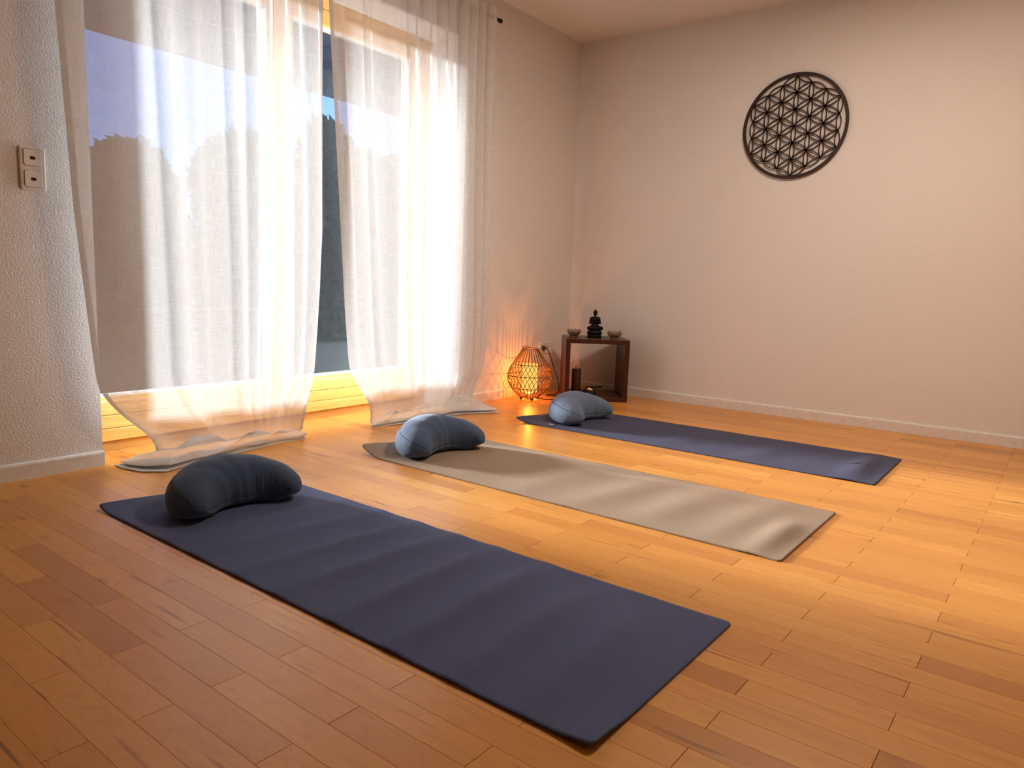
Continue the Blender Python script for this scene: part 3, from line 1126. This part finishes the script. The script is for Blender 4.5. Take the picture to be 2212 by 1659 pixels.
# ------------------------------------------------------------------ half-moon cushions
def cushion(label, pose, m, seed, tag_at=None):
    Rc, A, rh, rv, pw = 0.1599, 1.6033, 0.1241, 0.0791, 1.5039
    cx, cy, yaw = pose
    r_ = random.Random(seed)
    ph = [r_.uniform(0, 6.28) for _ in range(8)]
    root = tag(empty('meditation_cushion', (cx, cy, 0.0055), yaw), label, 'cushion', 'half-moon cushions on the mats')
    NS, NP = 150, 88

    def surf(s, phi, swell=0.0):
        a = s * A
        rr = max(1 - abs(s) ** pw, 0.0) ** 0.5
        sn, cs = sin(phi), cos(phi)
        ex = 0.6 if sn < 0 else 0.92
        o = rh * rr * (1 if cs >= 0 else -0.80) * abs(cs) ** ex
        zc = 0.06 * (0.75 + 0.25 * rr)
        z = zc + ((2 * rv - 0.06) * rr * sn if sn > 0 else -zc * min(1, 1.6 * rr) * abs(sn) ** 0.6)
        # gathers: puckers run out from the seams, strongest towards the ends on the inner panel
        end = smooth_step((abs(s) - 0.25) / 0.40) * smooth_step((1.0 - abs(s)) / 0.10)
        up = max(0.0, -cs) * smooth_step((sn + 0.2) / 0.5)
        pk = 0.00075 * sin(s * 70 + 3.0 * sin(phi * 2 + ph[0]) + ph[1]) * end * up * (0.5 + 0.5 * sin(s * 9 + phi * 3 + ph[2]))
        pk += 0.0005 * sin(s * 118 + 5 * phi + ph[5]) * end * up * max(0.0, sin(s * 13 - phi * 2 + ph[6]))
        pk += 0.0022 * sin(s * 7 + phi + ph[3]) * rr * (0.3 + 0.7 * max(0.0, -cs))
        pk += 0.0010 * sin(s * 19 - 2 * phi + ph[4]) * rr
        # seams pull in
        for sp in SEAMS:
            dphi = abs((phi - sp + pi) % (2 * pi) - pi)
            pk -= 0.0035 * exp(-(dphi / 0.11) ** 2) * rr
        pk += swell
        o += pk * cs
        z += pk * max(sn, -0.2)
        R_ = Rc + o
        return Vector((Rc - R_ * cos(a), R_ * sin(a), max(0.001, z)))
    SEAMS = (0.62, pi + 0.18)
    V, F = [], []
    ss = []
    for i in range(NS + 1):
        q = -1 + 2 * i / NS
        ss.append(sin(q * pi / 2) * 0.55 + q * 0.45)
    for s in ss:
        for k in range(NP):
            V.append(surf(s, 2 * pi * k / NP))
    for i in range(NS):
        for k in range(NP):
            a = i * NP + k
            b = i * NP + (k + 1) % NP
            F.append((a, a + NP, b + NP, b))
    o = pyobj('cover', [tuple(v) for v in V], F, m, root)
    uvl = o.data.uv_layers.new(name='panel')
    for pl in o.data.polygons:
        last = pl.vertices[0] % NP == NP - 1
        for li in pl.loop_indices:
            vi = o.data.loops[li].vertex_index
            k = vi % NP
            uvl.data[li].uv = (ss[vi // NP], (NP if (last and k == 0) else k) / NP)
    pa = o.data.attributes.new('pucker', 'FLOAT', 'POINT')
    for i, s in enumerate(ss):
        en = 0.10 + 0.90 * smooth_step((abs(s) - 0.15) / 0.45)
        for k in range(NP):
            ph_ = 2 * pi * k / NP
            nr = max(exp(-(((ph_ - sp + pi) % (2 * pi) - pi) / 0.75) ** 2) for sp in SEAMS)
            pa.data[i * NP + k].value = en * nr * (0.35 + 0.65 * max(0.0, -cos(ph_) + 0.25)) * smooth_step((1 - abs(s)) / 0.06)
    for sp in SEAMS:
        bm = bmesh.new()
        tube(bm, [surf(s, sp, 0.0006) for s in [-0.985 + 1.97 * i / 120 for i in range(121)]], 0.0011, 5)
        obj('seam', bm, 'seam', root, True)
    if tag_at:
        bm = bmesh.new()
        x, y, z, rz = tag_at
        c, s = cos(rz), sin(rz)
        pts = [(-0.012, 0, 0.001), (0.012, 0, 0.001), (0.013, 0.018, 0.004), (-0.011, 0.019, 0.003)]
        lo = [bm.verts.new((x + c * a - s * b, y + s * a + c * b, z + d)) for a, b, d in pts]
        hi = [bm.verts.new((x + c * a - s * b, y + s * a + c * b, z + d + 0.0008)) for a, b, d in pts]
        for i in range(4):
            bm.faces.new((lo[i], lo[(i + 1) % 4], hi[(i + 1) % 4], hi[i]))
        bm.faces.new(list(reversed(lo)))
        bm.faces.new(hi)
        obj('care_tag', bm, 'tag', root)
    return root


cushion('blue half-moon cushion on the foreground mat, shade painted into its dark tone', (0.7579, -3.2628, -0.035), 'cotton_shaded', 11)
cushion('blue half-moon cushion on the taupe mat, half light painted into its tone', (0.7083, -2.2199, -0.099), 'cotton_half_lit', 12)
cushion('blue half-moon cushion on the mat nearest the back wall, light painted into its pale tone', (0.7537, -1.1021, 0.021), 'cotton_lit', 13,
        tag_at=(0.02, -0.235, 0.002, pi - 0.3))


# ------------------------------------------------------------------ flower lattice on the back wall
md = tag(empty('wall_ornament', (1.517, 0.0, 1.7385)), 'round dark wooden wall ornament of interlaced petal circles', 'wall art')
R0, R1 = 0.304, 0.286
ya, yb = -0.016, -0.010


def flat_ring(bm, r0, r1, y0, y1, seg=120):
    P = []
    for r, y in ((r0, y0), (r0, y1), (r1, y1), (r1, y0)):
        P.append([bm.verts.new((r * cos(2 * pi * k / seg), y, r * sin(2 * pi * k / seg))) for k in range(seg)])
    for a in range(4):
        A_, B_ = P[a], P[(a + 1) % 4]
        for k in range(seg):
            bm.faces.new((A_[k], A_[(k + 1) % seg], B_[(k + 1) % seg], B_[k]))


bm = bmesh.new()
flat_ring(bm, R0, R1, -0.018, -0.010)
bmesh.ops.recalc_face_normals(bm, faces=bm.faces)
obj('ring', bm, 'mandala', md)
rr = R1 / 3 * 1.005
nodes = {}
for a in range(-3, 4):
    for b in range(-3, 4):
        if abs(a + b) <= 3:
            nodes[(a, b)] = Vector((rr * (a * cos(radians(30)) + b * cos(radians(90))), 0, rr * (a * sin(radians(30)) + b * sin(radians(90)))))
bm = bmesh.new()
hw = 0.0028
NBR = [(1, 0), (0, 1), (-1, 1), (-1, 0), (0, -1), (1, -1)]
for (a, b), p in nodes.items():
    for k in range(3):
        da, db = NBR[k]
        q = nodes.get((a + da, b + db))
        if q is None:
            continue
        for side in (1, -1):
            e = q - p
            cc = p + Matrix.Rotation(side * pi / 3, 3, 'Y') @ e
            v0, v1 = p - cc, q - cc
            a0 = math.atan2(v0.z, v0.x)
            a1 = math.atan2(v1.z, v1.x)
            d = (a1 - a0 + pi) % (2 * pi) - pi
            prev = None
            for i in range(9):
                t = a0 + d * i / 8
                row = [bm.verts.new((cc.x + (rr + h) * cos(t), y, cc.z + (rr + h) * sin(t))) for h, y in ((-hw, -0.0165), (hw, -0.0165), (hw, -0.0105), (-hw, -0.0105))]
                if prev:
                    for m_ in range(4):
                        bm.faces.new((prev[m_], prev[(m_ + 1) % 4], row[(m_ + 1) % 4], row[m_]))
                prev = row
bmesh.ops.recalc_face_normals(bm, faces=bm.faces)
obj('petal_lattice', bm, 'mandala', md)
for k in range(3):
    an = pi / 2 + k * 2 * pi / 3
    bm = bmesh.new()
    tube(bm, [(0.295 * cos(an), -0.0101, 0.295 * sin(an)), (0.295 * cos(an), 0.0, 0.295 * sin(an))], 0.005, 8)
    obj('spacer', bm, 'mandala', md)


# ------------------------------------------------------------------ switches and socket on the window wall
def rounded_plate(bm, y0, y1, z0, z1, x0, x1, rad, inset=0.0, n=5):
    """rounded rectangle in the y-z plane, thickness along x, softened front edge"""
    def ring(x, d):
        out = []
        for cy_, cz_, s0 in ((y1 - rad, z1 - rad, 0), (y0 + rad, z1 - rad, 1), (y0 + rad, z0 + rad, 2), (y1 - rad, z0 + rad, 3)):
            for i in range(n + 1):
                t = (s0 + i / n) * pi / 2
                out.append(bm.verts.new((x, cy_ + (rad - d) * cos(t), cz_ + (rad - d) * sin(t))))
        return out
    A = [ring(x0, 0), ring(x1 - inset, 0), ring(x1, inset)] if inset else [ring(x0, 0), ring(x1, 0)]
    for a, b in zip(A, A[1:]):
        k = len(a)
        for i in range(k):
            bm.faces.new((a[i], a[(i + 1) % k], b[(i + 1) % k], b[i]))
    bm.faces.new(A[-1])
    bm.faces.new(list(reversed(A[0])))


sw = tag(empty('light_switch', (0, -3.506, 1.092)), 'cream double switch plate on the wall left of the curtain', 'light switch')
bm = bmesh.new()
rounded_plate(bm, -0.0405, 0.0405, -0.0735, 0.0735, 0.0, 0.0085, 0.009, 0.003)
obj('cover_plate', bm, 'plastic', sw)
for zc in (0.0355, -0.0355):
    bm = bmesh.new()
    rounded_plate(bm, -0.0285, 0.0285, zc - 0.0285, zc + 0.0285, 0.0080, 0.0090, 0.008)
    g = obj('shadow_gap', bm, 'hole', sw)
    bm = bmesh.new()
    rounded_plate(bm, -0.0275, 0.0275, zc - 0.0275, zc + 0.0275, 0.0085, 0.0115, 0.0075, 0.0012)
    k = obj('rocker', bm, 'plastic', sw)
    bm = bmesh.new()
    rounded_plate(bm, -0.008, 0.008, zc - 0.006, zc + 0.0045, 0.0112, 0.0119, 0.002)
    obj('signal_window', bm, 'led', k)

so = tag(empty('wall_socket', (0, -0.3085, 0.3115)), 'cream double wall socket with a black plug behind the rattan lamp', 'socket')
bm = bmesh.new()
rounded_plate(bm, -0.0755, 0.0755, -0.0405, 0.0405, 0.0, 0.009, 0.008, 0.0025)
obj('cover_plate', bm, 'plastic', so)
for yc in (-0.0355, 0.0355):
    bm = bmesh.new()
    prof = [(0.0, 0.0092), (0.019, 0.0092), (0.0195, 0.0105), (0.0215, 0.0105), (0.0215, 0.0085)]
    lathe(bm, prof, 24)
    bmesh.ops.transform(bm, matrix=Matrix.Translation((0, yc, 0)) @ Matrix.Rotation(pi / 2, 4, 'Y'), verts=bm.verts)
    k = obj('socket_well', bm, 'plastic', so, True)
    for dy in (-0.0095, 0.0095):
        bm = bmesh.new()
        tube(bm, [(0.0085, yc + dy, 0), (0.0097, yc + dy, 0)], 0.0027, 10)
        obj('pin_hole', bm, 'hole', k)


# ------------------------------------------------------------------ rattan lamp
LX, LY = 0.150, -0.690
LZ = 0.018
lamp = tag(empty('rattan_lamp', (LX, LY, 0.0)), 'glowing onion shaped rattan floor lamp in the corner', 'lamp')
PROF = [(0.018, 0.060), (0.035, 0.082), (0.055, 0.103), (0.080, 0.124), (0.105, 0.137), (0.135, 0.1445), (0.160, 0.1435), (0.190, 0.137),
        (0.220, 0.125), (0.250, 0.106), (0.285, 0.082), (0.320, 0.060), (0.338, 0.050)]
RZ = [0.080, 0.160, 0.235]      # the three woven rings


def prof_r(z):
    return interp(PROF, z)


NR = 30
pitch = 2 * pi / NR


def rib_mesh(sg):
    bm = bmesh.new()
    pts = []
    for i in range(61):
        z = PROF[0][0] + (PROF[-1][0] - PROF[0][0]) * i / 60
        if z < RZ[0] or z > RZ[2]:
            off = 0.04 * pitch
        else:
            f = (z - RZ[0]) / (RZ[1] - RZ[0]) if z < RZ[1] else 1 + (z - RZ[1]) / (RZ[2] - RZ[1])
            q = (f * 1.5) % 1.0
            off = 0.04 * pitch + 0.46 * pitch * (1 - abs(2 * q - 1))
        t = sg * off
        r = prof_r(z) + (0.0012 if sg > 0 else -0.0008)
        pts.append((r * cos(t), r * sin(t), z))
    tube(bm, pts, 0.0019, 5)
    for f in bm.faces:
        f.smooth = True
    me = bpy.data.meshes.new('rib')
    bm.to_mesh(me)
    bm.free()
    me.materials.append(M['rattan'])
    return me


for sg in (1, -1):
    me = rib_mesh(sg)
    for k in range(NR):
        o = bpy.data.objects.new('rib', me)
        o.rotation_euler = (0, 0, k * pitch)
        o.parent = lamp
        col.objects.link(o)
for z, rad in ((RZ[0], 0.0024), (RZ[1], 0.0024), (RZ[2], 0.0024), (0.336, 0.0032), (0.019, 0.0035)):
    bm = bmesh.new()
    r = prof_r(z)
    tube(bm, [(r * cos(2 * pi * k / 48), r * sin(2 * pi * k / 48), z) for k in range(48)], rad, 6, closed=True)
    obj('hoop', bm, 'rattan', lamp, True)
bm = bmesh.new()       # a loop of cane sticking up at the rim
tube(bm, [(0.052 * cos(t), 0.052 * sin(t), 0.338 + 0.010 * sin((t - 2.2) / 2.2 * pi)) for t in [2.2 + 2.2 * k / 14 for k in range(15)]], 0.0022, 5)
obj('carry_loop', bm, 'rattan', lamp, True)
bm = bmesh.new()
lathe(bm, [(0.050, 0.050), (0.051, 0.052), (0.051, 0.232), (0.050, 0.236), (0.044, 0.238)], 32)
obj('inner_shade', bm, 'lampshade', lamp, True)
bm = bmesh.new()
lathe(bm, [(0.0, 0.026), (0.022, 0.026), (0.022, 0.046), (0.0, 0.046)], 20)
obj('bulb_holder', bm, 'lamp_white', lamp, True)
for k in range(3):
    t = 0.35 + k * 2 * pi / 3
    tube_bm = bmesh.new()
    tube(tube_bm, [(0, 0, 0.028), (0.058 * cos(t), 0.058 * sin(t), 0.020)], 0.0022, 5)
    obj('spoke', tube_bm, 'black_metal', lamp)
for a, b in ((0.1224, -0.7398), (0.2021, -0.7293), (0.1843, -0.6407), (0.1050, -0.6520)):
    bm = bmesh.new()
    sphere(bm, (a - LX + 0.0, b - LY, 0.0105), 0.0105, 14, 10)
    obj('ball_foot', bm, 'rubber', lamp, True)
ld = bpy.data.lights.new('lantern_bulb', 'POINT')
ld.energy = 5.5 * LANTERN
ld.color = (1.0, 0.30, 0.050)
ld.shadow_soft_size = 0.010
lo = bpy.data.objects.new('lantern_bulb', ld)
lo.location = (0, 0, 0.150)
lo.parent = lamp
col.objects.link(lo)
# cord from the base along the floor and up to the plug
PX, PY, PZ = 0.011, -0.344, 0.3115
cord = [(0.035, 0.02, 0.020), (0.08, 0.05, 0.006), (0.115, 0.09, 0.004), (0.125, 0.15, 0.004), (0.100, 0.21, 0.004), (0.07, 0.245, 0.004), (0.045, 0.215, 0.004),
        (0.015, 0.19, 0.006), (0.005, 0.22, 0.008), (0.012, 0.29, 0.005), (-0.008, 0.36, 0.008), (-0.030, 0.405, 0.030), (-0.055, 0.425, 0.085), (-0.080, 0.420, 0.15),
        (-0.092, 0.400, 0.21), (-0.097, 0.375, 0.26), (-0.098, 0.355, 0.292), (-0.104, 0.346, 0.308), (-0.118, 0.346, 0.3115)]


def catmull(pts, n=8):
    P = [Vector(p) for p in pts]
    P = [P[0]] + P + [P[-1]]
    out = []
    for i in range(1, len(P) - 2):
        for k in range(n):
            t = k / n
            a, b, c, d = P[i - 1], P[i], P[i + 1], P[i + 2]
            out.append(0.5 * ((2 * b) + (c - a) * t + (2 * a - 5 * b + 4 * c - d) * t * t + (3 * b - a - 3 * c + d) * t ** 3))
    out.append(P[-2])
    return out


bm = bmesh.new()
tube(bm, catmull(cord, 8), 0.0032, 6)
obj('power_cord', bm, 'rubber', lamp, True)
bm = bmesh.new()
lathe(bm, [(0.0, 0.0), (0.017, 0.0), (0.0175, 0.006), (0.016, 0.012), (0.008, 0.016), (0.006, 0.030), (0.0035, 0.038), (0.0, 0.038)], 18)
bmesh.ops.transform(bm, matrix=Matrix.Translation((PX - LX, PY - LY, PZ)) @ Matrix.Rotation(pi / 2, 4, 'Y'), verts=bm.verts)
obj('plug', bm, 'rubber', lamp, True)

# ------------------------------------------------------------------ cube side table in the corner
TW, TD, TH, TT = 0.419, 0.355, 0.412, 0.030
TA = radians(37.98)
tb = tag(empty('side_table', (0.6695, -0.298, 0), TA), 'dark rosewood open cube side table standing across the corner', 'table')
# local: x runs from -TW to 0 along the front, y from 0 (front) to TD (back)


def panel(name, pts, y0, y1, m):
    """board with mitred ends: a quad in x-z drawn from y0 to y1"""
    bm = bmesh.new()
    A = [bm.verts.new((x, y0, z)) for x, z in pts]
    B = [bm.verts.new((x, y1, z)) for x, z in pts]
    n = len(pts)
    for i in range(n):
        bm.faces.new((A[i], B[i], B[(i + 1) % n], A[(i + 1) % n]))
    bm.faces.new(A)
    bm.faces.new(list(reversed(B)))
    bmesh.ops.recalc_face_normals(bm, faces=bm.faces)
    return obj(name, bm, m, tb, bevel=0.0012)


g = 0.0003
panel('tabletop', [(-TW, TH), (0, TH), (-TT, TH - TT), (-TW + TT, TH - TT)], 0, TD, 'rosewood_h')
panel('side_panel', [(-TW, 0), (-TW, TH - g), (-TW + TT - g, TH - TT - g), (-TW + TT - g, TT)], 0, TD, 'rosewood')
panel('side_panel', [(0, 0), (0, TH - g), (-TT + g, TH - TT - g), (-TT + g, TT)], 0, TD, 'rosewood')
panel('base_panel', [(-TW + g, 0), (-TW + TT, TT - g), (-TT, TT - g), (-g, 0)], 0, TD, 'rosewood_h')


def t2w(x, y, z):
    c, s = cos(TA), sin(TA)
    return (0.6695 + c * x - s * y, -0.298 + s * x + c * y, z)


# ------------------------------------------------------------------ seated statue
st = tag(empty('seated_statue', t2w(-0.215, 0.175, TH), TA), 'small black statue of a seated meditating figure on the table', 'statue')
bm = bmesh.new()


def cap(bm, a, b, ra, rb, n=7):
    a, b = Vector(a), Vector(b)
    for i in range(n + 1):
        t = i / n
        sphere(bm, a.lerp(b, t), ra + (rb - ra) * t, 12, 8)


# figure faces -y
sphere(bm, (0, 0, 0.068), (0.026, 0.020, 0.020))
sphere(bm, (0, 0.001, 0.088), (0.021, 0.016, 0.024))
sphere(bm, (0, 0.001, 0.106), (0.0265, 0.0165, 0.016))
cap(bm, (-0.022, 0.001, 0.112), (0.022, 0.001, 0.112), 0.0100, 0.0100)
cap(bm, (0, 0.001, 0.118), (0, 0.0, 0.130), 0.0075, 0.0068)
sphere(bm, (0, -0.002, 0.141), (0.0135, 0.0140, 0.0150))
sphere(bm, (0, 0.000, 0.146), (0.0150, 0.0155, 0.0115))
sphere(bm, (0, 0.000, 0.157), (0.0070, 0.0075, 0.0060))
cap(bm, (0, 0, 0.161), (0, 0, 0.167), 0.0035, 0.0012, 3)
sphere(bm, (0, -0.0145, 0.140), (0.0022, 0.0028, 0.0035))
for s in (-1, 1):
    sphere(bm, (0.0118 * s, 0.001, 0.139), (0.0022, 0.0035, 0.0075))
    cap(bm, (0.027 * s, 0.001, 0.109), (0.0325 * s, -0.001, 0.085), 0.0088, 0.0078)
    cap(bm, (0.0325 * s, -0.001, 0.084), (0.007 * s, -0.022, 0.090), 0.0072, 0.0052)
    cap(bm, (0.007 * s, -0.022, 0.090), (0.002 * s, -0.024, 0.103), 0.0050, 0.0030, 5)
    cap(bm, (0.015 * s, 0.002, 0.060), (0.043 * s, -0.016, 0.055), 0.0135, 0.0110)
    cap(bm, (0.043 * s, -0.016, 0.054), (-0.008 * s, -0.030, 0.055), 0.0100, 0.0075)
    cap(bm, (-0.008 * s, -0.030, 0.056), (-0.026 * s, -0.022, 0.062), 0.0070, 0.0045, 5)
body = obj('figure', bm, 'resin', st, True)
rm = body.modifiers.new('skin', 'REMESH')
rm.mode = 'VOXEL'
rm.voxel_size = 0.0016
rm.use_smooth_shade = True
sm = body.modifiers.new('soft', 'SMOOTH')
sm.iterations = 4
body.scale = (1.02, 1.06, 1.165)
bm = bmesh.new()
lathe(bm, [(0.0, 0.0), (0.046, 0.0), (0.049, 0.004), (0.050, 0.010), (0.046, 0.016), (0.045, 0.020), (0.050, 0.025), (0.051, 0.031), (0.046, 0.038), (0.040, 0.046), (0.0, 0.048)], 40)
bmesh.ops.scale(bm, vec=(1.0, 0.78, 1.14), verts=bm.verts)
pd = obj('pedestal', bm, 'resin', st, True)
for k in range(14):
    t = 2 * pi * k / 14
    bm = bmesh.new()
    sphere(bm, (0, 0, 0), (0.0045, 0.0105, 0.0085), 10, 8)
    bmesh.ops.transform(bm, matrix=Matrix.Translation((0.0475 * cos(t), 0.0475 * 0.78 * sin(t), 0.030)) @ Matrix.Rotation(t, 4, 'Z') @ Matrix.Rotation(0.35, 4, 'Y'), verts=bm.verts)
    obj('lotus_petal', bm, 'resin', pd, True)


# ------------------------------------------------------------------ lotus tealight holders
def lotus(label, x, y):
    root = tag(empty('tealight_holder', t2w(x, y, TH), TA + 0.1), label, 'candle holder', 'lotus tealight holders on the table')
    bm = bmesh.new()
    lathe(bm, [(0.0, 0.0), (0.024, 0.0), (0.026, 0.002), (0.026, 0.005), (0.0, 0.005)], 20)
    obj('foot', bm, 'brass', root, True)
    bm = bmesh.new()
    lathe(bm, [(0.0, 0.0055), (0.017, 0.0055), (0.017, 0.018), (0.0, 0.018)], 18)
    obj('tealight', bm, 'lamp_white', root)
    for ring, (n, r0, lean, ln, wd, z0) in enumerate(((8, 0.023, 0.86, 0.050, 0.0165, 0.004), (8, 0.021, 0.58, 0.054, 0.0165, 0.005))):
        for k in range(n):
            t = 2 * pi * (k + 0.5 * ring) / n
            pts = []
            for i in range(11):
                a = i / 10
                w = wd * (sin(pi * (0.16 + 0.84 * a ** 1.15)) ** 0.8 if a < 1 else 0.0)
                w = max(w, 0.0)
                s = a * ln
                le = lean * (1 - 0.12 * a)
                pts.append((r0 + s * sin(le), w, z0 + s * cos(le)))
            V, F = [], []
            for r_, w, z in pts:
                for sgn in (-1, -0.5, 0, 0.5, 1):
                    V.append((r_ + 0.004 * sgn * sgn * (-1), sgn * w, z))
            for i in range(10):
                for q in range(4):
                    a = i * 5 + q
                    F.append((a, a + 1, a + 6, a + 5))
            p = pyobj('petal', V, F, 'petal', root)
            p.rotation_euler = (0, 0, t)
            th = p.modifiers.new('shell', 'SOLIDIFY')
            th.thickness = 0.0006
            bm = bmesh.new()
            rim = [V[i * 5] for i in range(11)] + [V[i * 5 + 4] for i in range(9, -1, -1)]
            tube(bm, rim, 0.0009, 4)
            obj('rim_wire', bm, 'wire', p)
    return root


lotus('pale shell lotus tealight holder at the curtain side of the statue', -0.352, 0.200)
lotus('pale shell lotus tealight holder at the bare wall side of the statue', -0.085, 0.135)

# ------------------------------------------------------------------ chime and bowl inside the table
ch = tag(empty('hanging_chime', t2w(-0.325, 0.165, TT), TA), 'dark bamboo cylinder chime with a cord loop inside the table', 'chime')
bm = bmesh.new()
lathe(bm, [(0.0, 0.0), (0.0305, 0.0), (0.0315, 0.002), (0.0315, 0.163), (0.0305, 0.166), (0.028, 0.1665), (0.0, 0.1655)], 32)
obj('tube', bm, 'bamboo', ch, True)
bm = bmesh.new()
tube(bm, [(0.010 * cos(t), 0, 0.165 + 0.020 * sin(t)) for t in [pi * k / 14 for k in range(15)]], 0.0019, 6)
obj('cord_loop', bm, 'cordage', ch, True)

bw = tag(empty('singing_bowl', t2w(-0.232, 0.135, TT), TA), 'small brass bowl in a black cloth ring on the table base', 'bowl')
bm = bmesh.new()
lathe(bm, [(0.0, 0.004), (0.022, 0.004), (0.034, 0.014), (0.038, 0.028), (0.0385, 0.040), (0.0365, 0.040), (0.0355, 0.028), (0.030, 0.015), (0.0, 0.008)], 32)
obj('bowl', bm, 'brass', bw, True)
bm = bmesh.new()
tube(bm, [(0.036 * cos(2 * pi * k / 32), 0.036 * sin(2 * pi * k / 32), 0.011) for k in range(32)], 0.0105, 8, closed=True)
obj('ring_cushion', bm, 'cordage', bw, True)
ml = tag(empty('bowl_mallet', t2w(-0.205, 0.150, TT + 0.0475), TA + 0.35), 'short black mallet lying across the brass bowl', 'mallet')
bm = bmesh.new()
tube(bm, [(-0.055, 0, 0), (0.055, 0, 0)], 0.0055, 10)
obj('handle', bm, 'cordage', ml, True)
bm = bmesh.new()
tube(bm, [(0.018, 0, 0.0), (0.058, 0, 0.0)], 0.0078, 12)
obj('grip_wrap', bm, 'rubber', ml, True)

# ------------------------------------------------------------------ ring lamp on the ceiling (mirrored in the switches)
CLX, CLY = 2.2, -1.6
cl = tag(empty('ceiling_lamp', (CLX, CLY, ROOM_H)), 'warm ring shaped ceiling lamp in the middle of the room', 'lamp')
bm = bmesh.new()
lathe(bm, [(0.17, 0.0), (0.30, 0.0), (0.30, -0.035), (0.17, -0.035), (0.17, 0.0)], 48)
obj('housing', bm, 'lamp_white', cl, True)
bm = bmesh.new()
lathe(bm, [(0.18, -0.0355), (0.29, -0.0355), (0.29, -0.040), (0.18, -0.040), (0.18, -0.0355)], 48)
obj('diffuser', bm, 'lamp_glow', cl, True)
al = bpy.data.lights.new('ceiling_lamp_light', 'AREA')
al.shape = 'DISK'
al.size = 0.58
al.energy = LAMP_POWER
al.color = (1.0, 0.80, 0.64)
ao = bpy.data.objects.new('ceiling_lamp_light', al)
ao.location = (0, 0, -0.045)
ao.parent = cl
col.objects.link(ao)
